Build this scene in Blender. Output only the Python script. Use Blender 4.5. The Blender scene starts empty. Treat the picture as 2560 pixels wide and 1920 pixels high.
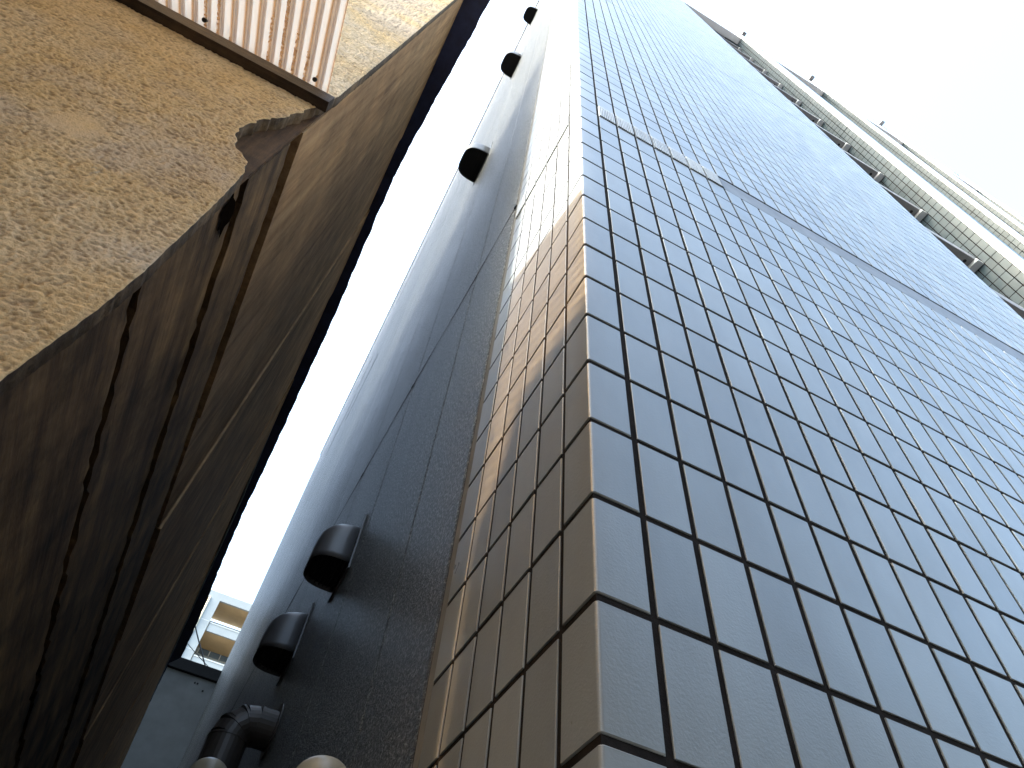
import bpy, bmesh, math, random
import numpy as np
from mathutils import Matrix, Vector
R = random.Random(7)
rs = np.random.RandomState(11)
S = bpy.context.scene
COL = S.collection

# ------------------------------------------------------------------ camera
EYE = 1.5                                   # camera height above the ground; every z below is given relative to the eye
cam = bpy.data.cameras.new('camera'); co = bpy.data.objects.new('camera', cam); COL.objects.link(co)
M3 = Matrix(((0.88416015, -0.46161248, 0.07193572), (-0.41677109, -0.70977073, 0.56791493), (-0.21109875, -0.53210848, -0.81993773)))
co.matrix_world = Matrix.Translation((0, 0, EYE)) @ M3.transposed().to_4x4()
cam.sensor_width = 36; cam.lens = 36 * 1749.8 / 2560; cam.clip_start = 0.02; cam.clip_end = 3000
S.camera = co
S.render.resolution_x = 1024; S.render.resolution_y = 768

# ------------------------------------------------------------------ sky, sun, exposure
SUN = Vector((-1, -0.01, 0.85)).normalized()
w = bpy.data.worlds.new('World'); S.world = w; w.use_nodes = True
wn = w.node_tree; bg = wn.nodes['Background']
sky = wn.nodes.new('ShaderNodeTexSky'); sky.sky_type = 'NISHITA'; sky.sun_disc = False
sky.sun_elevation = math.asin(SUN.z); sky.sun_rotation = math.atan2(SUN.x, SUN.y)
sky.air_density = 1.0; sky.dust_density = 4.5; sky.ozone_density = 0.2
wb = wn.nodes.new('ShaderNodeMix'); wb.data_type = 'RGBA'; wb.blend_type = 'MULTIPLY'; wb.inputs[0].default_value = 1.0
wb.inputs[7].default_value = (0.925, 1.005, 0.965, 1)          # daylight white balance of the camera
wn.links.new(sky.outputs[0], wb.inputs[6]); wn.links.new(wb.outputs[2], bg.inputs[0]); bg.inputs[1].default_value = 0.15
sl = bpy.data.lights.new('sun', 'SUN'); sl.energy = 3.0; sl.angle = math.radians(0.53); sl.color = (1, 0.95, 0.88)
so = bpy.data.objects.new('sun', sl); COL.objects.link(so)
so.rotation_euler = SUN.to_track_quat('Z', 'Y').to_euler()
S.view_settings.view_transform = 'Standard'; S.view_settings.look = 'None'
S.view_settings.exposure = 3.08; S.view_settings.gamma = 1
S.render.engine = 'CYCLES'
S.cycles.max_bounces = 10; S.cycles.diffuse_bounces = 5

# ------------------------------------------------------------------ helpers
def setp(o, label=None, cat=None, group=None, kind=None):
    if label: o['label'] = label
    if cat: o['category'] = cat
    if group: o['group'] = group
    if kind: o['kind'] = kind
    return o

def thing(name, label, cat, loc=(0, 0, 0), group=None):
    o = bpy.data.objects.new(name, None); COL.objects.link(o); o.location = (loc[0], loc[1], loc[2] + EYE)
    o.empty_display_size = 0.1
    return setp(o, label, cat, group)

def mesh_obj(name, V, F, mat, parent=None, smooth=False, tint=None):
    """V: vertices (eye-relative world coordinates, or local ones when the parent has a location)"""
    me = bpy.data.meshes.new(name)
    me.from_pydata([tuple(v) for v in V], [], [tuple(f) for f in F]); me.materials.append(mat)
    if smooth: me.polygons.foreach_set('use_smooth', [True] * len(me.polygons))
    if tint is not None:
        a = me.attributes.new('tint', 'FLOAT', 'POINT'); a.data.foreach_set('value', np.asarray(tint, dtype=np.float32))
    me.update()
    o = bpy.data.objects.new(name, me); COL.objects.link(o)
    if parent is not None: o.parent = parent
    else: o.location.z = EYE
    return o

class MB:
    def __init__(s): s.v = []; s.f = []
    def add(s, V, F):
        n = len(s.v); s.v += [tuple(v) for v in V]; s.f += [tuple(i + n for i in f) for f in F]; return s
    def box(s, x0, x1, y0, y1, z0, z1, c=0.0):
        if c <= 0:
            V = [(x, y, z) for z in (z0, z1) for y in (y0, y1) for x in (x0, x1)]
            F = [(0, 2, 3, 1), (4, 5, 7, 6), (0, 1, 5, 4), (2, 6, 7, 3), (0, 4, 6, 2), (1, 3, 7, 5)]
            return s.add(V, F)
        bm = bmesh.new(); bmesh.ops.create_cube(bm, size=1)
        for v in bm.verts: v.co = Vector(((x0 + x1) / 2 + v.co.x * (x1 - x0), (y0 + y1) / 2 + v.co.y * (y1 - y0), (z0 + z1) / 2 + v.co.z * (z1 - z0)))
        bmesh.ops.bevel(bm, geom=bm.edges[:], offset=c, segments=2, affect='EDGES', profile=0.7)
        bm.verts.index_update(); s.add([v.co[:] for v in bm.verts], [[v.index for v in f.verts] for f in bm.faces]); bm.free(); return s
    def hexa(s, P):   # eight corners, bottom ring then top ring
        return s.add(P, [(3, 2, 1, 0), (4, 5, 6, 7), (0, 1, 5, 4), (1, 2, 6, 5), (2, 3, 7, 6), (3, 0, 4, 7)])
    def tube(s, P, r, n=10, caps=True):
        P = [Vector(p) for p in P]; rr = r if isinstance(r, (list, tuple)) else [r] * len(P)
        V = []; F = []
        up = None
        for i, p in enumerate(P):
            t = (P[min(i + 1, len(P) - 1)] - P[max(i - 1, 0)]).normalized()
            if up is None: up = Vector((0, 0, 1)) if abs(t.z) < 0.9 else Vector((1, 0, 0))
            a = t.cross(up).normalized(); b = a.cross(t).normalized(); up = b
            for k in range(n):
                th = 2 * math.pi * k / n; V.append(p + a * rr[i] * math.cos(th) + b * rr[i] * math.sin(th))
        for i in range(len(P) - 1):
            for k in range(n): F.append((i * n + k, i * n + (k + 1) % n, (i + 1) * n + (k + 1) % n, (i + 1) * n + k))
        if caps: F.append(tuple(range(n))[::-1]); F.append(tuple(range((len(P) - 1) * n, len(P) * n)))
        return s.add(V, F)
    def obj(s, name, mat, parent=None, smooth=False): return mesh_obj(name, s.v, s.f, mat, parent, smooth)

# ------------------------------------------------------------------ materials
def mat(name):
    m = bpy.data.materials.new(name); m.use_nodes = True
    nt = m.node_tree; b = nt.nodes['Principled BSDF']; return m, nt, b
def N(nt, t, **k):
    n = nt.nodes.new(t)
    for a, v in k.items():
        if a in n.inputs: n.inputs[a].default_value = v
        else: setattr(n, a, v)
    return n
def noise(nt, vec, scale, detail=4, rough=0.6, stretch=None):
    if stretch:
        mp = N(nt, 'ShaderNodeMapping'); mp.inputs['Scale'].default_value = stretch; nt.links.new(vec, mp.inputs[0]); vec = mp.outputs[0]
    n = N(nt, 'ShaderNodeTexNoise'); n.inputs['Scale'].default_value = scale; n.inputs['Detail'].default_value = detail; n.inputs['Roughness'].default_value = rough
    nt.links.new(vec, n.inputs['Vector']); return n.outputs['Fac']
def ramp(nt, fac, stops):
    r = N(nt, 'ShaderNodeValToRGB'); e = r.color_ramp.elements
    while len(e) < len(stops): e.new(0.5)
    for i, (p, c) in enumerate(stops): e[i].position = p; e[i].color = (*c, 1) if len(c) == 3 else c
    nt.links.new(fac, r.inputs[0]); return r.outputs[0]
def mix(nt, fac, a, b, mode='MIX'):
    m = N(nt, 'ShaderNodeMix', data_type='RGBA', blend_type=mode)
    for s_, v in ((m.inputs[0], fac), (m.inputs[6], a), (m.inputs[7], b)):
        if hasattr(v, 'links'): nt.links.new(v, s_)
        else: s_.default_value = v if not isinstance(v, tuple) or len(v) == 4 else (*v, 1)
    return m.outputs[2]
def bump(nt, b, h, strength, dist, prev=None):
    n = N(nt, 'ShaderNodeBump'); n.inputs['Strength'].default_value = strength; n.inputs['Distance'].default_value = dist
    nt.links.new(h, n.inputs['Height'])
    if prev: nt.links.new(prev, n.inputs['Normal'])
    nt.links.new(n.outputs[0], b.inputs['Normal']); return n.outputs[0]
def obco(nt): return N(nt, 'ShaderNodeTexCoord').outputs['Object']

def simple(name, col, rough=0.5, metal=0.0, spec=0.5, var=0.25, nscale=8, bscale=60, bdist=0.001, stretch=None, bstr=0.4):
    m, nt, b = mat(name); v = obco(nt)
    f = noise(nt, v, nscale, 5, 0.6, stretch)
    c = ramp(nt, f, [(0.3, tuple(x * (1 - var) for x in col)), (0.7, tuple(min(1, x * (1 + var)) for x in col))])
    nt.links.new(c, b.inputs['Base Color']); b.inputs['Roughness'].default_value = rough; b.inputs['Metallic'].default_value = metal
    b.inputs['Specular IOR Level'].default_value = spec
    if bscale: bump(nt, b, noise(nt, v, bscale, 3), bstr, bdist)
    return m

def tile_mat(name, base, rough=0.3):
    m, nt, b = mat(name); v = obco(nt)
    at = N(nt, 'ShaderNodeAttribute', attribute_name='tint')
    c1 = ramp(nt, at.outputs['Fac'], [(0, tuple(x * 0.86 for x in base)), (1, tuple(x * 1.1 for x in base))])
    dirt = ramp(nt, noise(nt, v, 7, 6, 0.65, (1, 1, 0.35)), [(0.35, (0.82, 0.8, 0.78)), (0.62, (1, 1, 1))])
    c2 = mix(nt, 1.0, c1, dirt, 'MULTIPLY')
    spots = ramp(nt, noise(nt, v, 160, 2, 0.5), [(0.79, (1, 1, 1)), (0.82, (0.45, 0.36, 0.3))])
    c3 = mix(nt, 0.6, c2, spots, 'MULTIPLY')
    nt.links.new(c3, b.inputs['Base Color'])
    rr = N(nt, 'ShaderNodeMapRange'); nt.links.new(noise(nt, v, 12, 4), rr.inputs[0]); rr.inputs[3].default_value = rough - 0.07; rr.inputs[4].default_value = rough + 0.1
    nt.links.new(rr.outputs[0], b.inputs['Roughness'])
    b.inputs['Specular IOR Level'].default_value = 0.62
    p = bump(nt, b, noise(nt, v, 420, 2), 0.3, 0.0006)
    bump(nt, b, noise(nt, v, 30, 2), 0.12, 0.0012, p)
    return m

M_TILE = tile_mat('glazed_grey_tile', (0.225, 0.24, 0.236))
M_TILE_SHADED = tile_mat('shaded_pier_tile', (0.052, 0.076, 0.09))  # darker, bluer copy of the facade tile, putting shade into the piers
M_GROUT = simple('dark_grout', (0.014, 0.011, 0.0095), 0.95, spec=0.1, var=0.4, nscale=40, bscale=500)
M_BAND = simple('grey_band_paint', (0.15, 0.155, 0.165), 0.5, nscale=20, bscale=0)
M_SEAL = simple('sealant', (0.15, 0.145, 0.13), 0.6, nscale=20, bscale=300, bdist=0.0006)

def stucco_mat():
    m, nt, b = mat('sprayed_grey_stucco'); v = obco(nt)
    f = noise(nt, v, 3, 6, 0.65, (1, 1, 0.12))
    c = ramp(nt, f, [(0.3, (0.09, 0.092, 0.088)), (0.5, (0.125, 0.127, 0.12)), (0.72, (0.165, 0.162, 0.148))])
    g = ramp(nt, noise(nt, v, 190, 2, 0.6), [(0.38, (0.3, 0.3, 0.31)), (0.52, (0.85, 0.86, 0.88)), (0.64, (2.7, 2.7, 2.6))])
    nt.links.new(mix(nt, 0.8, c, g, 'MULTIPLY'), b.inputs['Base Color'])
    b.inputs['Roughness'].default_value = 0.42; b.inputs['Specular IOR Level'].default_value = 0.4
    p = bump(nt, b, noise(nt, v, 170, 5, 0.75), 1.0, 0.014)
    bump(nt, b, noise(nt, v, 420, 2, 0.6), 0.8, 0.0025, p)
    return m
M_STUCCO = stucco_mat()

def roughcast_mat():
    m, nt, b = mat('weathered_roughcast'); v = obco(nt)
    big = noise(nt, v, 2.2, 6, 0.6)
    c = ramp(nt, big, [(0.30, (0.53, 0.42, 0.33)), (0.42, (0.61, 0.47, 0.32)), (0.50, (0.66, 0.47, 0.25)), (0.58, (0.67, 0.51, 0.32)), (0.70, (0.66, 0.55, 0.43))])
    st = ramp(nt, noise(nt, v, 5, 5, 0.7, (1, 1, 0.25)), [(0.35, (0.62, 0.55, 0.5)), (0.6, (1.05, 1.02, 0.95))])
    c = mix(nt, 0.28, c, st, 'MULTIPLY')
    gr = ramp(nt, noise(nt, v, 130, 4, 0.7, (1, 1, 1.3)), [(0.32, (0.3, 0.27, 0.27)), (0.42, (0.95, 0.93, 0.9)), (0.66, (1.35, 1.33, 1.27))])
    c = mix(nt, 0.35, c, gr, 'MULTIPLY')
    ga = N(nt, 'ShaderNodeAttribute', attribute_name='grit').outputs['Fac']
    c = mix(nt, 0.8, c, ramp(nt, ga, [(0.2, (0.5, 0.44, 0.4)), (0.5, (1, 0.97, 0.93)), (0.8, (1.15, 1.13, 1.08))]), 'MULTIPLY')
    pale = ramp(nt, noise(nt, v, 9, 5, 0.75, (1, 1, 0.5)), [(0.66, (0, 0, 0)), (0.72, (1, 1, 1))])
    c = mix(nt, pale, c, (0.42, 0.38, 0.31, 1))
    nt.links.new(c, b.inputs['Base Color']); b.inputs['Roughness'].default_value = 0.85; b.inputs['Specular IOR Level'].default_value = 0.25
    bump(nt, b, noise(nt, v, 260, 4, 0.65), 0.7, 0.003)
    return m
M_CAST = roughcast_mat()
M_CASTSMOOTH = simple('trowelled_patch', (0.33, 0.28, 0.21), 0.85, var=0.15, nscale=14, bscale=120)

def board_mat(name, c0, c1, c2, st=(1, 0.06, 1), rough=0.75, mould=0.8):
    m, nt, b = mat(name); v = obco(nt)
    f = noise(nt, v, 22, 7, 0.7, st)
    c = ramp(nt, f, [(0.32, c0), (0.5, c1), (0.68, c2)])
    g = ramp(nt, noise(nt, v, 5, 7, 0.7), [(0.36, (0.3, 0.26, 0.22)), (0.5, (0.9, 0.85, 0.8)), (0.65, (1.6, 1.5, 1.35))])
    c = mix(nt, 0.2 + mould * 0.8, c, g, 'MULTIPLY')
    dk = ramp(nt, noise(nt, v, 14, 7, 0.8, tuple(max(q, 0.12) for q in st)), [(0.36, (0.1, 0.08, 0.07)), (0.44, (1, 1, 1))])
    c = mix(nt, mould, c, dk, 'MULTIPLY')
    nt.links.new(c, b.inputs['Base Color']); b.inputs['Roughness'].default_value = rough; b.inputs['Specular IOR Level'].default_value = 0.3
    bump(nt, b, noise(nt, v, 90, 6, 0.7, tuple(max(q, 0.15) for q in st)), 0.6, 0.003)
    return m
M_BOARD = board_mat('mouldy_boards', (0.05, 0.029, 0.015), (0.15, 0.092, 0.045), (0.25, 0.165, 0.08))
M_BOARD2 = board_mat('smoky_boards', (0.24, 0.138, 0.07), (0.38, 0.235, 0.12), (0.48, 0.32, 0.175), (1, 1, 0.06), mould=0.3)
M_BEAM = board_mat('dark_timber', (0.018, 0.011, 0.007), (0.04, 0.025, 0.014), (0.075, 0.048, 0.026), (0.08, 1, 1))
M_GAPSHADE = simple('black_gap', (0.006, 0.004, 0.003), 1.0, spec=0.0, var=0.4, nscale=20, stretch=(1, 1, 0.1))  # near-black standing in for the shade inside the gaps and the hole
M_ROOF = simple('dark_blue_roof', (0.02, 0.026, 0.075), 0.5, var=0.4, nscale=15, bscale=90, bdist=0.002)
M_FLASH = simple('pale_flashing', (0.22, 0.26, 0.28), 0.4, metal=0.3, nscale=15)
M_HOOD = simple('dark_painted_steel', (0.07, 0.07, 0.072), 0.42, metal=0.0, spec=0.5, var=0.08, bscale=0)
M_INNER = simple('hood_inside_black', (0.008, 0.008, 0.01), 0.7, bscale=0)
M_BEIGE = simple('beige_plastic', (0.30, 0.265, 0.19), 0.4, var=0.12, nscale=20, bscale=0)
M_DUCT = simple('brown_duct', (0.045, 0.038, 0.032), 0.45, metal=0.2, var=0.15, bscale=0)
M_CABLE = simple('black_cable', (0.012, 0.012, 0.013), 0.5, bscale=0)
M_CONC = simple('grey_panel', (0.065, 0.068, 0.068), 0.7, var=0.2, nscale=3, bscale=80, bdist=0.002)
M_CAPD = simple('dark_coping', (0.006, 0.0065, 0.0075), 0.8, spec=0.2, bscale=0)
M_ASPH = simple('concrete_ground', (0.09, 0.088, 0.085), 0.9, var=0.3, nscale=4, bscale=90, bdist=0.004)
M_SOFFIT = simple('grey_soffit', (0.2, 0.2, 0.205), 0.7, var=0.15, nscale=10, bscale=0)
M_CORNERLIGHT = simple('painted_corner_highlight', (0.7, 0.7, 0.69), 0.25, var=0.03, bscale=0)  # white strip paints the bright highlight on the rounded pier corners
M_COPE = simple('pale_coping', (0.62, 0.64, 0.65), 0.4, var=0.06, bscale=0)
M_APW = simple('bluish_render', (0.26, 0.285, 0.3), 0.7, var=0.06, nscale=1.0, bscale=0)
M_APO = simple('ochre_soffit', (0.42, 0.30, 0.16), 0.7, var=0.1, nscale=0.8, bscale=0)
M_APC = simple('cream_pipe', (0.45, 0.41, 0.3), 0.5, var=0.05, bscale=0)
M_APR = simple('white_rail', (0.4, 0.42, 0.43), 0.4, var=0.03, bscale=0)
M_GLASS = simple('window_glass', (0.10, 0.14, 0.18), 0.1, spec=0.8, var=0.1, nscale=1, bscale=0)

def sheet_mat():
    m, nt, b = mat('yellowed_corrugated_plastic'); v = obco(nt)
    sp = N(nt, 'ShaderNodeAttribute', attribute_name='tint').outputs['Fac']      # 0 in the valleys, 1 on the ridges
    dirtn = noise(nt, v, 110, 3, 0.65); lat = noise(nt, v, 9, 3, 0.6, (1, 0.35, 0.35))
    base = ramp(nt, sp, [(0.0, (0.12, 0.07, 0.04)), (0.05, (0.24, 0.19, 0.16)), (0.16, (0.30, 0.32, 0.34)), (1, (0.30, 0.345, 0.385))])
    spk = N(nt, 'ShaderNodeMath', operation='GREATER_THAN'); nt.links.new(dirtn, spk.inputs[0]); spk.inputs[1].default_value = 0.5
    val = N(nt, 'ShaderNodeMath', operation='LESS_THAN'); nt.links.new(sp, val.inputs[0]); val.inputs[1].default_value = 0.13
    lt = N(nt, 'ShaderNodeMath', operation='GREATER_THAN'); nt.links.new(lat, lt.inputs[0]); lt.inputs[1].default_value = 0.50
    m1 = N(nt, 'ShaderNodeMath', operation='MULTIPLY'); nt.links.new(spk.outputs[0], m1.inputs[0]); nt.links.new(val.outputs[0], m1.inputs[1])
    m2 = N(nt, 'ShaderNodeMath', operation='MULTIPLY'); nt.links.new(m1.outputs[0], m2.inputs[0]); nt.links.new(lt.outputs[0], m2.inputs[1])
    base = mix(nt, m2.outputs[0], base, (0.06, 0.035, 0.03, 1))
    nt.links.new(base, b.inputs['Base Color']); b.inputs['Roughness'].default_value = 0.35
    tr = N(nt, 'ShaderNodeBsdfTranslucent'); nt.links.new(base, tr.inputs[0])
    tp = N(nt, 'ShaderNodeBsdfTransparent'); tp.inputs[0].default_value = (1.0, 0.66, 0.36, 1)
    a = N(nt, 'ShaderNodeMixShader'); a.inputs[0].default_value = 0.3; nt.links.new(b.outputs[0], a.inputs[1]); nt.links.new(tr.outputs[0], a.inputs[2])
    c = N(nt, 'ShaderNodeMixShader'); c.inputs[0].default_value = 0.36; nt.links.new(a.outputs[0], c.inputs[1]); nt.links.new(tp.outputs[0], c.inputs[2])
    nt.links.new(c.outputs[0], nt.nodes['Material Output'].inputs[0])
    return m
M_SHEET = sheet_mat()

# ------------------------------------------------------------------ ground
g = MB().add([(-600, -600, -1.5), (600, -600, -1.5), (600, 600, -1.5), (-600, 600, -1.5)], [(0, 1, 2, 3)]).obj('ground', M_ASPH)
setp(g, 'grey concrete ground under the alley', None, None, 'structure'); del g['label']

# ------------------------------------------------------------------ tiled building
CX, CY, Z0 = 0.21339, 0.33316, 0.21742          # outer corner of the tiling and height of a horizontal joint
WR0, WR, WL0, WL = 0.04884, 0.05147, 0.04994, 0.05472
TOPZ = Z0 + 13.6; KLO, KHI = -15, 136
GR = 0.0062
tb = thing('tiled_building', 'tall building clad in pale grey tiles with dark joints, its sharp corner facing the camera', 'building', (0, 0, 0))
def tiles(cells, origin, u, v, n, name, parent, tmat=M_TILE, fl_rows=(15, 45, 75)):
    """cells: (u0,u1,v0,v1,fluted); u,v,n unit vectors; every tile a chamfered plate with its own slight tilt"""
    o = np.array(origin, float); u = np.array(u, float); v = np.array(v, float); n = np.array(n, float)
    V = []; F = []; T = []
    def plate(u0, u1, v0, v1, h, t, tilt=0.0013, ch=0.0004):
        a, b = rs.uniform(-tilt, tilt, 2) * 2; e = rs.uniform(-0.0002, 0.0002)
        ju, jv = rs.uniform(-0.0003, 0.0003, 2)
        u0 += ju; u1 += ju; v0 += jv; v1 += jv
        k = len(V); uc = (u0 + u1) / 2; vc = (v0 + v1) / 2
        for (d, hh) in ((0, -0.0002), (0, h - ch), (ch, h)):
            for (uu, vv) in ((u0 + d, v0 + d), (u1 - d, v0 + d), (u1 - d, v1 - d), (u0 + d, v1 - d)):
                H = hh + e + a * (uu - uc) + b * (vv - vc) if hh > 0 else hh
                V.append(o + u * uu + v * vv + n * H); T.append(t)
        for r in (0, 4):
            for i in range(4):
                j = (i + 1) % 4; F.append((k + r + i, k + r + j, k + r + 4 + j, k + r + 4 + i))
        F.append((k + 8, k + 9, k + 10, k + 11))
    for (u0, u1, v0, v1, fl) in cells:
        t = float(np.clip(rs.normal(0.5, 0.28), 0, 1))
        if not fl: plate(u0, u1, v0, v1, 0.0016, t)
        else:
            nr = 9; w_ = (u1 - u0) / nr
            plate(u0, u1, v0, v1, 0.001, t * 0.5)
            for i in range(nr): plate(u0 + w_ * (i + 0.16), u0 + w_ * (i + 0.84), v0 + 0.001, v1 - 0.001, 0.0045, t, 0.0003, 0.0007)
    return mesh_obj(name, V, F, tmat, parent, tint=T)
FL = (15,); BAND = (45, 75, 105)
g2 = GR / 2
# sheets behind the tiles (grout) + mass of the building
NC = 37; XR = CX + WR0 + WR * (NC - 1)
YS = CY + WL0 + WL * 5 + 0.012                  # end of the tiling on the alley side
blk = MB()
blk.box(CX + 0.0015, XR - 0.0045, CY + 0.0015, 14.0, -1.5, TOPZ)
core = blk.obj('grout_bed', M_GROUT, tb)
cells = []
for k in range(KLO, KHI):
    for j in range(1, NC):
        u0 = WR0 + WR * (j - 1)
        if k == 15 and j >= 8: continue
        cells.append((u0 + g2, u0 + WR - g2, Z0 + k * .1 + g2 + (0.012 if k in BAND else 0), Z0 + (k + 1) * .1 - g2, k == 15))
tiles(cells, (CX, CY + 0.0016, 0), (1, 0, 0), (0, 0, 1), (0, -1, 0), 'facade_tiling', tb)
cells = []
for k in range(KLO, KHI):
    for j in range(1, 6):
        u0 = WL0 + WL * (j - 1)
        cells.append((u0 + g2, u0 + WL - g2, Z0 + k * .1 + g2, Z0 + (k + 1) * .1 - g2, k in FL))
tiles(cells, (CX + 0.0016, CY, 0), (0, 1, 0), (0, 0, 1), (-1, 0, 0), 'return_tiling', tb)
MB().box(CX + WR0 + WR * 7 + g2, XR - 0.004, CY + 0.0006, CY + 0.001, Z0 + 1.5 + 0.002, Z0 + 1.6 - 0.010).obj('grey_band', M_BAND, tb)
# rounded L-shaped corner tiles
def corner_tiles(x, y, sx, wr, wl, name, parent, rad=0.0035):
    V = []; F = []; T = []
    prof = [(wr - g2, 0.0046), (wr - g2, 0.0009), (wr - g2 - 0.0009, 0)]
    prof += [(0.6 * wr, 0)]
    for i in range(7):
        a = math.pi / 2 * i / 6; prof.append((rad - rad * math.sin(a), rad - rad * math.cos(a)))
    prof += [(0, wl * 0.6), (0, wl - g2 - 0.0009), (0.0009, wl - g2), (0.0046, wl - g2)]
    m = len(prof)
    prof = [(a, min(b, 0.0020)) if a > wr * 0.5 else ((min(a, 0.0020), b) if b > wl * 0.5 else (a, b)) for (a, b) in prof]
    for k in range(KLO, KHI):
        t = float(np.clip(rs.normal(0.5, 0.2), 0, 1)); z0 = Z0 + k * .1 + g2; z1 = Z0 + (k + 1) * .1 - g2
        n0 = len(V); jx, jy = rs.uniform(-0.0003, 0.0003, 2)
        for (zz, d) in ((z0, 0.002), (z0, 0.001), (z0 + 0.001, 0), (z1 - 0.001, 0), (z1, 0.001), (z1, 0.002)):
            for (a, b) in prof:
                A = max(a, d) if a < wr - g2 - 0.002 else a; B = max(b, d) if b < wl - g2 - 0.002 else b
                if d and a < 0.0045 and b < 0.0045: A = a + d * (1 - a / 0.0045) * 0.9; B = b + d * (1 - b / 0.0045) * 0.9
                V.append((x + sx * A + jx, y + B + jy, zz)); T.append(t)
        for r in range(5):
            for i in range(m - 1):
                f = (n0 + r * m + i, n0 + r * m + i + 1, n0 + (r + 1) * m + i + 1, n0 + (r + 1) * m + i)
                F.append(f)
    o = mesh_obj(name, V, F, M_TILE, parent, tint=T)
    o.data.polygons.foreach_set('use_smooth', [True] * len(o.data.polygons))
    try: o.data.set_sharp_from_angle(angle=math.radians(35))
    except Exception: pass
    return o
corner_tiles(CX, CY, 1, WR0, WL0, 'corner_tiling', tb)
corner_tiles(XR + 0.0, CY, -1, 0.001 + g2 + 0.012, 0.10, 'corner_tiling', tb)
# alley side wall of sprayed stucco, boards 0.5 m wide with shallow grooves
YE = 13.6
MB().box(CX + 0.001, CX + 0.0035, YS - 0.014, YS + 0.006, -1.5, TOPZ).obj('sealant_joint', M_SEAL, tb)
gy = [YS + 0.006, 0.925, 1.435, 1.98, 2.5, 3.02, 3.55, 4.3, 5.2, 6.2, 7.4, 8.8, 10.4, 12.0, YE]
st = MB()
for i in range(len(gy) - 1):
    a, b = gy[i] + (0.0025 if i else 0), gy[i + 1] - 0.0025
    # each board very slightly crowned and out of line, with softened edges
    q = [(a, 0.0025), (a + 0.003, 0.0004), ((a + b) / 2, -0.0004), (b - 0.003, 0.0004), (b, 0.0025)]
    V = [(CX - 0.0020 + d, y, z) for z in (-1.5, TOPZ) for (y, d) in q]
    st.add(V, [(j, j + 5, j + 6, j + 1) for j in range(4)])
so_ = st.obj('stucco_wall', M_STUCCO, tb)
MB().box(CX + 0.0048, CX + 0.2, YS + 0.0051, YE - 0.002, -1.5, TOPZ - 0.01).obj('groove_backing', M_SEAL, tb)
# shallow framed slots on the far boards, one per storey
for (ya, yb, z) in ((6.9, 8.3, 8.5), (6.6, 7.3, 9.15), (6.9, 7.8, 12.4), (5.0, 6.4, 10.6), (5.2, 6.4, 7.3)):
    MB().box(CX - 0.004, CX + 0.003, ya, yb, z - 0.03, z + 0.03).obj('wall_slot', M_INNER, tb)
# roof coping
cp = MB(); cp.box(CX - 0.02, XR + 0.02, CY - 0.02, 0.75, TOPZ, TOPZ + 0.12, 0.004)
cp.box(CX - 0.02, CX + 0.25, 0.75, YE, TOPZ, TOPZ + 0.12, 0.004); cp.obj('roof_coping', M_COPE, tb)
# piers and recessed bays further along the front
px = [3.36, 5.08, 6.82, 8.56, 10.3, 12.04, 13.8]
PW = 0.62; YR = 0.62; YP = CY + 0.006
pt = []; body = MB()
for x in px:
    body.box(x + 0.0045, x + PW, YP + 0.0045, 2.2, -1.5, TOPZ - 0.02)
body.obj('pier_core', M_GROUT, tb)
def pier_tiles(x, i):
    c = []
    for k in range(KLO, KHI):
        n = 9 if i == 0 else 4
        for j in range(n):
            c.append((j * 0.0515 + 0.012, (j + 1) * 0.0515 + 0.012 - GR, Z0 + k * .1 + g2, Z0 + (k + 1) * .1 - g2 - (0.006 if k % 36 == 35 else 0), False))
    tiles(c, (x + 0.0045, YP, 0), (0, 1, 0), (0, 0, 1), (-1, 0, 0), 'pier_side_tiling', tb, M_TILE_SHADED)
    c = []
    for k in range(KLO, KHI):
        for j in range(5, 12): c.append((j * 0.0515 + g2, (j + 1) * 0.0515 - g2, Z0 + k * .1 + g2, Z0 + (k + 1) * .1 - g2, False))
    tiles(c, (x, YP + 0.0045, 0), (1, 0, 0), (0, 0, 1), (0, -1, 0), 'pier_front_tiling', tb, M_TILE_SHADED)
    tr = MB()
    for q in range(4):
        z0 = -1.5 + q * 3.77; tr.box(x - 0.001, x + 0.25, YP - 0.022, YP + 0.010, z0, z0 + 3.766, 0.006)
    tr.obj('pier_corner_highlight', M_CORNERLIGHT, tb)
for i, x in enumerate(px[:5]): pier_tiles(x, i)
# back wall of the bays and the soffit slabs in the first bays, each with drain hole and lip
MB().box(XR + 0.3, 15, 1.0, 1.2, -1.5, TOPZ - 0.05).obj('bay_back_wall', M_SOFFIT, tb)
ST = 0.885
for bi, (xa, xb) in enumerate([(XR, px[0]), (px[0] + PW, px[1]), (px[1] + PW, px[2])]):
    for q in range(15):
        z = 0.9 + 0.0 + ST * q
        if z > TOPZ - 1.15: continue
        if bi and q % 2: continue
        s_ = MB(); s_.box(xa + 0.001, xb - 0.001, 0.46, 0.999, z, z + 0.10)
        so2 = s_.obj('bay_slab', M_SOFFIT, tb)
        if bi == 0:
            MB().tube([(xb - 0.10, 0.50, z - 0.002), (xb - 0.10, 0.50, z + 0.02)], 0.012, 10).obj('drain_hole', M_INNER, so2)
            MB().box(xb - 0.055, xb - 0.0015, 0.45, 0.998, z - 0.03, z - 0.001, 0.002).obj('slab_lip', M_COPE, so2)
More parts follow.
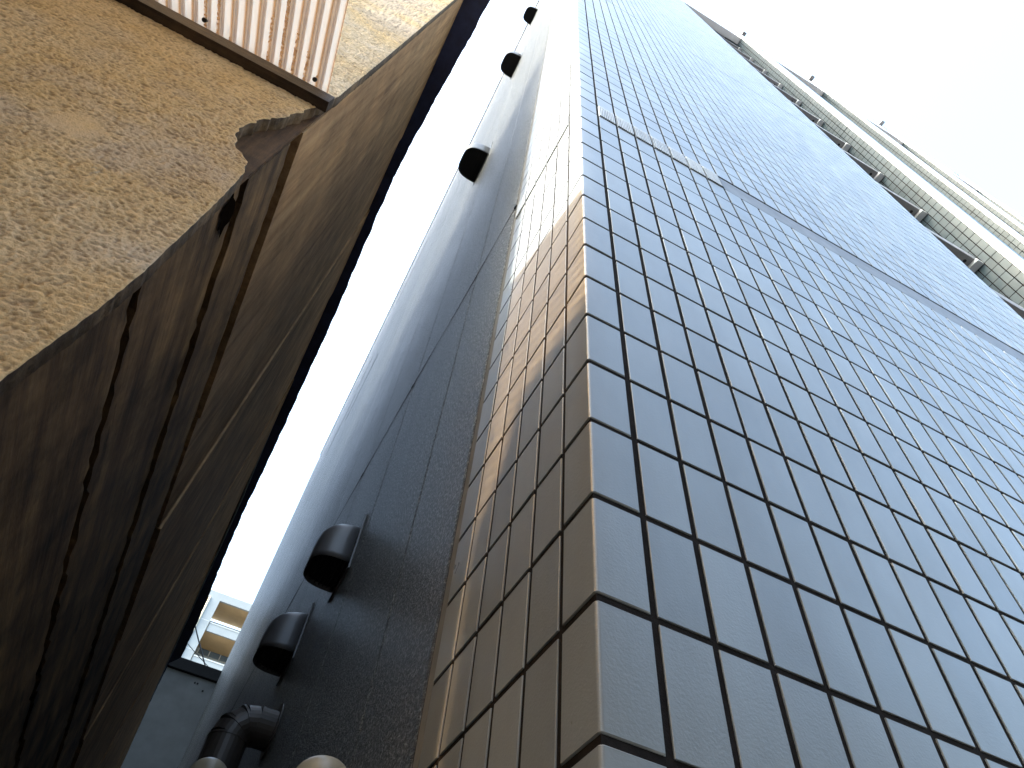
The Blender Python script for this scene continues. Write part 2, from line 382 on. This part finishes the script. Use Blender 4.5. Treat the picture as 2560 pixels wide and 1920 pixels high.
# coping over piers and the small bracket boxes under the roof edge
MB().box(XR + 0.002, 15, CY + 0.016, 0.45, TOPZ - 1.0, TOPZ - 0.021).obj('bay_fascia', M_COPE, tb)
cp = MB(); cp.box(XR + 0.021, 15, CY + 0.012, 1.2, TOPZ - 0.02, TOPZ + 0.1, 0.004); cp.obj('roof_coping', M_COPE, tb)
for x in (3.62, 5.12, 6.75):
    bb = MB().box(x - 0.036, x + 0.036, CY - 0.07, CY + 0.011, TOPZ - 0.02, TOPZ + 0.07, 0.003); bb.obj('roof_bracket', M_SOFFIT, tb)

# ------------------------------------------------------------------ vent hoods on the stucco wall
def make_hood(label, y, z, s=1.0):
    w = 0.15 * s; d = 0.10 * s; h = 0.16 * s
    t = thing('vent_hood', label, 'vent hood', (CX, y, z), 'vent hoods on the stucco wall')
    # D-shaped plan, straight sides, dome leaning back to the wall at the top
    n = 20; rows = [(0.0, 1.0, 1.0), (0.02, 1.0, 1.0), (h * 0.45, 0.99, 0.985), (h * 0.62, 0.95, 0.94), (h * 0.76, 0.84, 0.86), (h * 0.87, 0.67, 0.74), (h * 0.95, 0.44, 0.6), (h, 0.2, 0.5)]
    V = []; F = []
    for (zz, fd, fw) in rows:
        for i in range(n + 1):
            a = math.pi * i / n; ca = math.cos(a); sa = math.sin(a)
            # superellipse plan: flat sides and rounded front
            yy = w / 2 * fw * math.copysign(abs(ca) ** 0.6, ca); xx = -d * fd * abs(sa) ** 0.6
            V.append((xx - 0.004, yy, zz))
    m = n + 1
    for r in range(len(rows) - 1):
        for i in range(n): F.append((r * m + i, r * m + i + 1, (r + 1) * m + i + 1, (r + 1) * m + i))
    F.append(tuple((len(rows) - 1) * m + i for i in range(m)))
    o = mesh_obj('hood', V, F, M_HOOD, t, True)
    sm = o.modifiers.new('solid', 'SOLIDIFY'); sm.thickness = 0.0015; sm.offset = 0
    f = MB(); f.box(-0.0065, -0.0005, -w / 2 - 0.012, w / 2 + 0.012, -0.025, h + 0.012, 0.002); f.obj('flange', M_HOOD, t)
    MB().box(-0.0022, 0.0015, -w / 2 - 0.018, w / 2 + 0.018, -0.031, h + 0.018, 0.001).obj('sealant_bead', M_SEAL, t)
    lv = MB()
    P = []
    for i in range(n + 1):
        a = math.pi * i / n; ca = math.cos(a); sa = math.sin(a)
        P.append((-d * 0.96 * abs(sa) ** 0.6 - 0.003, w / 2 * 0.97 * math.copysign(abs(ca) ** 0.6, ca), 0.014))
    lv.add(P, [tuple(range(n + 1))])
    for q in range(7): xx = -0.01 - q * 0.0125; hw = w / 2 * 0.9 * (1 - (q / 8.5) ** 4); lv.box(xx * s - 0.003, xx * s, -hw, hw, 0.004, 0.0135)
    lv.obj('mesh_guard', M_INNER, t)
    return t
HOODS = [
    ('dark grey vent hood low on the stucco wall, nearer of the lowest pair', 1.60, 1.225, 0.98),
    ('dark grey vent hood just above the elbow duct, lowest and farthest in the alley', 2.14, 1.26, 1.05),
    ('large dark vent hood seen against the sky, third up the stucco wall', 1.59, 4.72, 1.5),
    ('small dark vent hood standing out against the sky, second from the top', 1.58, 8.15, 1.6),
    ('topmost tiny sunlit vent hood near the upper edge of the photo', 1.50, 11.5, 1.5)]
for a in HOODS: make_hood(*a)

# ------------------------------------------------------------------ elbow duct and beige covers at the bottom
def elbow_duct(y=1.90, z=0.935, x=0.112, r=0.049):
    t = thing('elbow_duct', 'brown segmented elbow duct turning down out of the stucco wall', 'duct', (CX, y, z))
    pts = []; Rb = 0.055; dx = x - CX
    pts.append((0.0, 0, 0)); pts.append((dx + Rb, 0, 0))
    seg = MB(); seg.tube([(0.0, 0, 0), (dx + Rb, 0, 0)], r, 28)
    prev = (dx + Rb, 0, 0)
    for i in range(1, 4):
        a = math.pi / 2 * i / 3; p = (dx + Rb - Rb * math.sin(a), 0, -Rb + Rb * math.cos(a))
        seg.tube([prev, p], r, 28); prev = p
        # rolled seam
    seg.obj('elbow', M_DUCT, t)
    for i in range(0, 4):
        a = math.pi / 2 * i / 3; c = Vector((dx + Rb - Rb * math.sin(a), 0, -Rb + Rb * math.cos(a))); d = Vector((-math.cos(a), 0, -math.sin(a))) * 0.003
        MB().tube([c - d, c + d], r + 0.0016, 28).obj('seam_ring', M_DUCT, t)
    MB().tube([prev, (prev[0], 0, -0.9)], r, 28).obj('down_pipe', M_DUCT, t)
    MB().tube([(-0.001, 0, 0), (-0.006, 0, 0)], r + 0.02, 28).obj('wall_plate', M_DUCT, t)
    MB().tube([(prev[0], 0, -0.9), (prev[0], 0, -2.4)], r * 0.97, 28).obj('down_pipe', M_DUCT, t)
    return t
elbow_duct()
def dome_cover(label, x, y, z, r=0.05):
    t = thing('pipe_cover', label, 'pipe cover', (x, y, z))
    prof = [(r, -0.6), (r, -0.03)] + [(r * math.cos(a), -0.03 + 0.028 * math.sin(a)) for a in [math.pi / 2 * i / 8 for i in range(1, 8)]] + [(0.001, -0.001)]
    MB().tube([(0, 0, p[1]) for p in prof], [p[0] for p in prof], 32).obj('rounded_cap', M_BEIGE, t, True)
    MB().box(0.02, CX - x - 0.001, -0.02, 0.02, -0.1, -0.06).obj('wall_clip', M_BEIGE, t)
    return t
dome_cover('beige rounded pipe cover at the bottom edge beside the stucco wall', 0.166, 0.85, 0.41, 0.034)
dome_cover('small beige pipe cover at the bottom edge in front of the elbow duct', 0.085, 1.60, 0.70, 0.038)

# ------------------------------------------------------------------ cable clipped to the stucco
cpts = [(0.664, 1.847), (0.80, 1.858), (1.04, 1.884), (1.25, 1.925), (1.456, 1.96), (1.7, 1.985), (1.98, 2.017), (2.3, 2.05), (3.0, 2.10), (4.2, 2.17), (6.0, 2.25)]
c = MB().tube([(CX - 0.0016, y, z) for y, z in cpts], [0.0011 + 0.0008 * min(1, y / 3) for y, z in cpts], 8)
cb = c.obj('wall_cable', M_CABLE); setp(cb, 'thin black cable running across the grey stucco wall', 'cable')
for (y, z) in ((0.672, 1.848), (1.456, 1.96), (2.0, 2.019)):
    MB().box(CX - 0.005, CX - 0.0005, y - 0.005, y + 0.005, z - 0.005, z + 0.005, 0.001).obj('clip', M_CABLE, cb).location.z = 0

# ------------------------------------------------------------------ old house on the left
SC = 0.86
YB = 0.72 * SC; XB = -0.372 * SC
ZE = 5.3 * SC
oh = thing('old_house', 'weathered brown house wall with roughcast front, mouldy side boards and a dark blue eave', 'house', (0, 0, 0))
# front wall: a 30 mm coat of roughcast with a ragged, broken edge at the corner
edge = [(-0.355, -1.5), (-0.356, 0.3), (-0.362, 0.638), (-0.352, 0.80), (-0.348, 0.937), (-0.353, 1.10), (-0.359, 1.278), (-0.363, 1.34), (-0.368, 1.40), (-0.385, 1.452), (-0.405, 1.478), (-0.428, 1.495),
        (-0.436, 1.52), (-0.448, 1.555), (-0.450, 1.60), (-0.444, 1.64), (-0.437, 1.697), (-0.418, 1.74), (-0.405, 1.80), (-0.390, 1.87), (-0.380, 1.93), (-0.370, 2.0), (-0.362, 2.1), (-0.36, 2.6), (-0.36, 5.4)]
E2 = []
for i in range(len(edge) - 1):
    (a, b), (c_, d) = edge[i], edge[i + 1]; L = math.hypot(c_ - a, d - b); n = max(1, int(L / 0.012)) if 0.3 < b < 2.2 else 1
    rag = 0.005 if 1.38 < b < 2.0 else 0.001
    for j in range(n):
        t = j / n; E2.append(((a + (c_ - a) * t + R.uniform(-rag, rag)) * SC, (b + (d - b) * t) * SC))
E2.append((edge[-1][0] * SC, edge[-1][1] * SC))
XL = -6.0
def lumps(px_, py_, scale, seed):
    """smooth value noise looked up at world positions"""
    q = np.random.RandomState(seed).rand(256, 256); u = px_ * scale; v = py_ * scale
    iu = np.floor(u).astype(int); iv = np.floor(v).astype(int); fu = u - iu; fv = v - iv
    fu = fu * fu * (3 - 2 * fu); fv = fv * fv * (3 - 2 * fv)
    g = lambda i, j: q[i % 256, j % 256]
    return (g(iu, iv) * (1 - fu) + g(iu + 1, iv) * fu) * (1 - fv) + (g(iu, iv + 1) * (1 - fu) + g(iu + 1, iv + 1) * fu) * fv
def coat(name, rows, cols_n, xl, relief):
    ez = np.array([e[1] for e in E2]); ex = np.array([e[0] for e in E2])
    zs = np.array(rows); xe = np.interp(zs, ez, ex); t = np.linspace(0, 1, cols_n)
    X = xl + (xe[:, None] - xl) * t[None, :]; Z = np.repeat(zs[:, None], cols_n, 1)
    wx = X + 0.005 * lumps(X, Z, 90, 5); wz = Z * 1.25 + 0.005 * lumps(X, Z, 90, 6)
    h = np.abs(lumps(wx, wz, 150, 1) * 2 - 1) * 0.55 + lumps(wx, wz, 230, 2) * 0.5 + lumps(wx, wz, 340, 3) * 0.25 + lumps(X, Z, 40, 4) * 0.16
    h = 1.04 - h / 1.2
    # the trowelled bald patch
    m = np.clip(((X + 0.547) / 0.044) ** 2 + ((Z - 1.092) / 0.040) ** 2 + 0.5 * lumps(X, Z, 45, 9) - 0.25, 0, 1.0) ** 3
    m = np.clip(m, 0, 1); h = h * m + 0.55 * (1 - m)
    Yv = YB - h * relief
    Yv[:, -1] = YB - 0.35 * relief; Yv[:, -2] = (Yv[:, -2] + Yv[:, -1]) / 2
    V = np.stack([X, Yv, Z], -1).reshape(-1, 3)
    R_, C_ = X.shape
    rim = np.stack([xe - 0.001, np.full(R_, YB + 0.027), zs], -1)
    V = np.vstack([V, rim]); me = bpy.data.meshes.new(name)
    i, j = np.meshgrid(np.arange(R_ - 1), np.arange(C_ - 1), indexing='ij'); a0 = (i * C_ + j).ravel()
    Fq = np.stack([a0, a0 + 1, a0 + C_ + 1, a0 + C_], -1)
    k = np.arange(R_ - 1); e0 = k * C_ + C_ - 1; r0 = R_ * C_ + k
    Fr = np.stack([e0, r0, r0 + 1, e0 + C_], -1); FF = np.vstack([Fq, Fr]).astype(np.int32)
    me.vertices.add(len(V)); me.vertices.foreach_set('co', V.ravel().astype(np.float32))
    me.loops.add(FF.size); me.loops.foreach_set('vertex_index', FF.ravel())
    me.polygons.add(len(FF)); me.polygons.foreach_set('loop_start', np.arange(0, FF.size, 4, dtype=np.int32)); me.polygons.foreach_set('loop_total', np.full(len(FF), 4, dtype=np.int32))
    me.materials.append(M_CAST); me.materials.append(M_RIM)
    mi = np.zeros(len(FF), dtype=np.int32); mi[len(Fq):] = 1; me.polygons.foreach_set('material_index', mi)
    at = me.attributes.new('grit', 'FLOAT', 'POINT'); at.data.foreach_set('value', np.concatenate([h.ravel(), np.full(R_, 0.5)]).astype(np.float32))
    me.update(calc_edges=True); me.validate()
    me.polygons.foreach_set('use_smooth', [True] * len(me.polygons))
    o = bpy.data.objects.new(name, me); COL.objects.link(o); o.parent = oh
    return o
M_RIM = board_mat('grimy_broken_edge', (0.04, 0.026, 0.015), (0.09, 0.06, 0.033), (0.16, 0.11, 0.062), (1, 1, 1))
zrow = list(np.arange(-1.5, 0.3, 0.06)) + list(np.arange(0.3, 2.75, 0.0024)) + list(np.arange(2.75, 4.65, 0.02))
coat('roughcast_coat', zrow, 500, -1.45, 0.0052)
MB().box(XL, -1.4502, YB - 0.003, YB + 0.02, -1.5, 4.63).obj('roughcast_coat', M_CAST, oh)
MB().box(-0.61, XB - 0.001, YB + 0.0262, YB + 0.034, -1.5, ZE).obj('lath_board', board_mat('bare_brown_lath', (0.035, 0.016, 0.006), (0.10, 0.052, 0.02), (0.17, 0.095, 0.04), (1, 1, 0.1)), oh)
# side wall slightly skewed, of vertical boards with open black gaps
def sx(y): return XB - 0.020 * (y - YB)
YEND = 12.2
def strip_board(name, y0, y1, z0, z1, off, mtl, rag=0.0, th=0.02, dy=0.03):
    """a board lying along the alley wall; its upper edge can be rotten and uneven"""
    n = max(2, int((y1 - y0) / dy)); V = []; F = []
    for i in range(n + 1):
        yy = y0 + (y1 - y0) * i / n; w0 = (R.random() - 0.5) * rag; w1 = (R.random() - 0.5) * rag
        for (xx, zq) in ((off, z0 + w0), (off, z1 + w1), (off - th, z1 + w1), (off - th, z0 + w0)): V.append((sx(yy) + xx, yy, zq))
    for i in range(n):
        a_ = 4 * i; b_ = a_ + 4
        for k in range(4): F.append((a_ + k, a_ + (k + 1) % 4, b_ + (k + 1) % 4, b_ + k))
    F += [(3, 2, 1, 0), tuple(4 * n + k for k in range(4))]
    return mesh_obj(name, V, F, mtl, oh)
Y0 = YB + 0.037
# horizontal boards below, with black open gaps and a rotten upper edge
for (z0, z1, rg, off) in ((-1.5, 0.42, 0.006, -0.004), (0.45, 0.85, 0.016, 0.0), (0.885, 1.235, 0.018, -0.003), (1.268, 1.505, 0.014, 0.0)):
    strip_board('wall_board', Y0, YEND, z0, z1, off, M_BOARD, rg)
# smoother sheathing above, in long upright sheets lapped over each other
yy = Y0; k = 0
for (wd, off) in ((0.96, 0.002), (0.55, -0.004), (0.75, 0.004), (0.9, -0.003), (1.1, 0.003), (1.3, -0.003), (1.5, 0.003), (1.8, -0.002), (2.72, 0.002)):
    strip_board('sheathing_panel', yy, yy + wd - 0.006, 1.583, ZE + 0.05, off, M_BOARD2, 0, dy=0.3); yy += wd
MB().add([(sx(Y0) - 0.026, Y0 + 0.001, -1.5), (sx(YEND) - 0.026, YEND, -1.5), (sx(YEND) - 0.026, YEND, ZE), (sx(Y0) - 0.026, Y0 + 0.001, ZE)], [(0, 1, 2, 3)]).obj('wall_lining', M_GAPSHADE, oh)
# rotten hole just behind the front corner, a flat patch painted dark for its shade
hp = []
for i in range(14):
    a_ = 2 * math.pi * i / 14; rr_ = 1 + R.uniform(-0.35, 0.35); yq = 0.70 + 0.045 * rr_ * math.cos(a_); hp.append((sx(yq) + 0.0006, yq, 1.19 + 0.035 * rr_ * math.sin(a_)))
MB().add(hp, [tuple(range(14))]).obj('rotten_hole', M_GAPSHADE, oh)
# eave: dark blue band of roof-tile ends with an uneven outer edge
eo = [(-0.19, 0.3), (-0.213, 0.738), (-0.32, 2.079), (-0.337, 2.923), (-0.338, 3.976), (-0.35, 5.034), (-0.403, 6.425), (-0.394, 7.962), (-0.411, 9.7), (-0.52, 9.9), (-0.58, 11.2), (-0.62, 13.3)]
ei = [(-0.32, 0.3), (-0.339, 0.805), (-0.373, 1.609), (-0.375, 1.98), (-0.432, 2.667), (-0.459, 3.615), (-0.47, 5.0), (-0.474, 6.29), (-0.536, 9.03), (-0.60, 11.24), (-0.635, 13.3)]
def itp(L, y):
    for (x0, y0), (x1, y1) in zip(L, L[1:]):
        if y0 <= y <= y1: return x0 + (x1 - x0) * (y - y0) / (y1 - y0)
    return L[-1][0]
V = []; F = []
ys = np.arange(0.66, 13.3, 0.035)
for yy in ys:
    wob = 0.006 * abs(math.sin(math.pi * yy / 0.31 + 0.8 * math.sin(yy * 1.7))) + 0.006 * math.sin(yy * 2.3) + R.uniform(-0.003, 0.003)
    xo = itp(eo, yy) - 0.008 + wob; xi = itp(ei, yy) - 0.25
    V += [((xi) * SC, yy * SC, ZE), (xo * SC, yy * SC, ZE - 0.0 + 0.012), (xo * SC, yy * SC, ZE + 0.05), (xi * SC, yy * SC, ZE + 0.16)]
for i in range(len(ys) - 1):
    a = 4 * i; b = a + 4
    for k in range(4): F.append((a + k, a + (k + 1) % 4, b + (k + 1) % 4, b + k))
F += [(3, 2, 1, 0), tuple(4 * (len(ys) - 1) + k for k in range(4))]
mesh_obj('roof_eave', V, F, M_ROOF, oh)
# pale flashing under the eave
fl = MB().tube([((itp(ei, yy) + 0.006) * SC, yy * SC, ZE - 0.016) for yy in (3.6, 5, 6.29, 9.03, 11.24, 13.3)], 0.009, 8)
fl.obj('pale_flashing', M_FLASH, oh)
# front eave strip
MB().box(-6, -0.30, 0.585, YB + 0.03, ZE + 0.17, ZE + 0.22).obj('roof_eave', M_ROOF, oh)

# ------------------------------------------------------------------ corrugated awning on its timber ledger
YBM = YB - 0.02
ZBT = 1.75
aw = thing('awning', 'white corrugated plastic awning with dirty valleys, fixed on a dark timber rail', 'awning', (-0.5, YBM, 1.6))
aw.location = (0, 0, EYE)
b_ = MB(); b_.box(-1.9, -0.303, YB - 0.027, YB - 0.0005, 1.661, 1.712, 0.0015); b_.obj('timber_rail', M_BEAM, aw)
# corrugated sheet: ridges run down the slope, amplitude 9 mm, pitch 32 mm
pit = 0.030; amp = 0.0075; X0, X1 = -1.9, -0.327
nx = int((X1 - X0) / pit * 14); nv = 12
sy0, sz0 = YB - 0.006, 1.727; sy1 = -0.50; slope = 0.109 / 0.23
V = []; F = []; T = []
nrm = Vector((0, -slope, 1)).normalized()
for j in range(nv + 1):
    t = j / nv; yy = sy0 + (sy1 - sy0) * t; zz = sz0 - (sy0 - yy) * slope
    for i in range(nx + 1):
        x = X1 - (X1 - X0) * i / nx; ph = math.cos(2 * math.pi * (X1 - x) / pit)
        hgt = math.copysign(abs(ph) ** 0.75, ph)
        V.append((x, yy + nrm.y * amp * hgt, zz + nrm.z * amp * hgt + 0.010)); T.append(0.5 - 0.5 * hgt)
for j in range(nv):
    for i in range(nx): a = j * (nx + 1) + i; F.append((a, a + 1, a + nx + 2, a + nx + 1))
# seen from below the low troughs are the broad pale ribs, the high crowns hold the dirt
mesh_obj('corrugated_sheet', V, F, M_SHEET, aw, True, tint=T)
for x in (-0.356, -0.618, -0.90, -1.18):
    s_ = MB(); s_.tube([(x, YB - 0.040, 1.72), (x, YB - 0.046, 1.700)], 0.0022, 8)
    s_.tube([(x, YB - 0.0455, 1.702), (x, YB - 0.046, 1.697)], 0.0055, 10); s_.obj('roofing_nail', M_CABLE, aw)

# ------------------------------------------------------------------ neighbour at the end of the alley
nb = thing('concrete_building', 'plain grey wall with dark coping closing off the far end of the alley', 'building', (0, 0, 0))
ZN = 7.22
MB().box(-3.5, CX - 0.001, YE + 0.01, YE + 4, -1.5, ZN).obj('grey_wall', M_CONC, nb)
MB().box(-3.6, CX - 0.0005, YE - 0.06, YE + 4.1, ZN, ZN + 0.22, 0.01).obj('dark_coping', M_CAPD, nb)
for (x, z) in ((-0.15, -0.12), (-0.10, -0.12), (0.04, -0.22)):
    MB().tube([(x, YE + 0.009, ZN + z), (x, YE - 0.004, ZN + z)], 0.017, 10).obj('anchor_hole', M_CAPD, nb)

# ------------------------------------------------------------------ apartment block far behind
ap = thing('apartment_block', 'pale apartment block with ochre balcony undersides seen through the gap', 'apartment block', (0, 0, 0))
k_ = 2.0; D = 60.0
def P(v): return v * k_
DE = 3.0
zr, zf1 = P(19.88), P(19.50)
MB().box(-14, 12, D + DE + .02, D + 16, -1.5, zr - 1).obj('wall', M_APW, ap)
MB().box(-14, 12, D - 0.02, D + 0.2, zf1, zr).obj('roof_fascia', M_APW, ap)
MB().box(-14, 12, D + 0.2, D + DE + 0.1, zf1 + 0.02, zf1 + 0.3).obj('ochre_soffit', M_APO, ap)
fl_z = [(P(18.33), P(17.95))]
for q in range(6): fl_z.append((P(18.33) - 3.25 * (q + 1), P(17.95) - 3.25 * (q + 1)))
for (zt, zb) in fl_z:
    MB().box(P(-0.87), 12, D - 0.02, D + 0.15, zb, zt - 0.02).obj('balcony_parapet', M_APW, ap)
    MB().box(-14, 12, D + 0.16, D + DE - 0.1, zb + 0.02, zb + 0.2).obj('ochre_soffit', M_APO, ap)
    ra = MB(); ra.box(P(-0.87), 12, D - 0.06, D + 0.08, zt - 0.02, zt + 0.10)
    ra.obj('handrail', M_APR, ap)
    # windows of the storey, with white frames, on the rear wall
    zz = zt + 0.2
    for xw in np.arange(P(-0.85), 10, 0.98):
        fo = MB().box(xw, xw + 0.09, D + DE - 0.08, D + DE + 0.02, zt - 1.2, zt + 0.95).obj('window_frame', M_APR, ap)
        if xw < 2.5: MB().box(xw + 0.09, xw + 0.98, D + DE - 0.02, D + DE + 0.015, zt - 1.2, zt + 0.9).obj('pane', M_GLASS, fo)
MB().box(P(-1.32), P(-0.91), D - 0.12, D + 0.5, -1.5, zf1 - 0.02).obj('column', M_APW, ap)
for z in (P(18.35), P(16.9)): MB().box(P(-1.33), P(-0.90), D - 0.13, D - 0.11, z, z + 0.06).obj('column_joint', M_APR, ap)
MB().tube([(P(-1.36), D - 0.2, -1.5), (P(-1.36), D - 0.2, zf1 - 0.02)], 0.09, 10).obj('drain_pipe', M_APC, ap)
MB().box(-14, P(-1.5), D + 0.4, D + 0.6, -1.5, zf1 - 1.0).obj('balcony_screen', M_APR, ap)

# ------------------------------------------------------------------ overhead cables behind the end wall
def ray_pt(azd, eld, y):
    a, e = math.radians(azd), math.radians(eld)
    return (math.tan(a) * y, y, y / math.cos(a) * math.tan(e))
def cable(label, A, B, r, y):
    a = Vector(ray_pt(*A, y)); b = Vector(ray_pt(*B, y)); d = b - a
    pts = [a - d * 1.5 + d * t * 4.2 - Vector((0, 0, 0.10 * math.sin(math.pi * t))) for t in [i / 16 for i in range(17)]]
    o = MB().tube(pts, r, 8).obj('overhead_cable', M_CABLE)
    return setp(o, label, 'cable', 'cables crossing the gap')
cable('thicker steeper black cable crossing the gap in front of the apartment block', (-2.70, 31.22), (-0.77, 29.29), 0.016, 16.5)
cable('thinner flatter black cable crossing low in the gap in front of the apartment block', (-2.51, 29.91), (0.14, 28.86), 0.009, 17.2)

# ------------------------------------------------------------------ unseen masses added to shade the alley and shape the sun patch
rh = thing('shade_house', 'rendered house added unseen behind the viewer to shade the lower tiles', 'house', (0, 0, 0))  # added behind the camera to block low sky from the tiles
MB().box(-7, 9, -9, -4.3, -1.5, 4.0).obj('wall', simple('tan_render', (0.2, 0.2, 0.2), 0.9, nscale=3), rh)
rf = MB(); rf.hexa([(-7.3, -9.4, 4.0), (9.3, -9.4, 4.0), (9.3, -4.0, 4.0), (-7.3, -4.0, 4.0), (-7.3, -6.6, 4.9), (9.3, -6.6, 4.9), (9.3, -6.5, 4.9), (-7.3, -6.5, 4.9)]); rf.obj('roof', M_ROOF, rh)
for x in (-5, -2, 1, 4):
    wf = MB().box(x, x + 1.3, -4.3, -4.26, -0.6, 0.7).obj('window', M_COPE, rh); MB().box(x + .06, x + 1.24, -4.26, -4.25, -0.54, 0.64).obj('pane', M_GLASS, wf)
wb = thing('shade_tower', 'taller rendered block added unseen to keep the sun off the stucco wall', 'building', (0, 0, 0))  # added out of view so its shadow covers the stucco wall
MB().box(-12, -6.5, 0.545, 24, -1.5, 21.0).obj('wall', M_CONC, wb)
MB().box(-12.1, -6.4, 0.50, 24.1, 21.0, 21.2).obj('parapet_cap', M_CAPD, wb)
wh = thing('sun_blocker', 'boarded shed added unseen to shape the sun patch', 'blocker', (0, 0, 0))
k0 = 0.85 * 3.4
prof = [(-2.2, -1.5), (0.56, -1.5), (0.56, 0.60 + k0), (0.505, 0.66 + k0), (0.468, 0.77 + k0), (-0.8, 0.79 + k0), (-2.2, 0.5 + k0)]  # added silhouette, stepped to cut the lower edge of the sun patch
n = len(prof)
MB().add([(x, y, z) for x in (-5.5, -3.2) for (y, z) in prof],
         [tuple(range(n))[::-1], tuple(range(n, 2 * n))] + [(i, (i + 1) % n, n + (i + 1) % n, n + i) for i in range(n)]).obj('sun_blocker_body', M_BOARD2, wh)
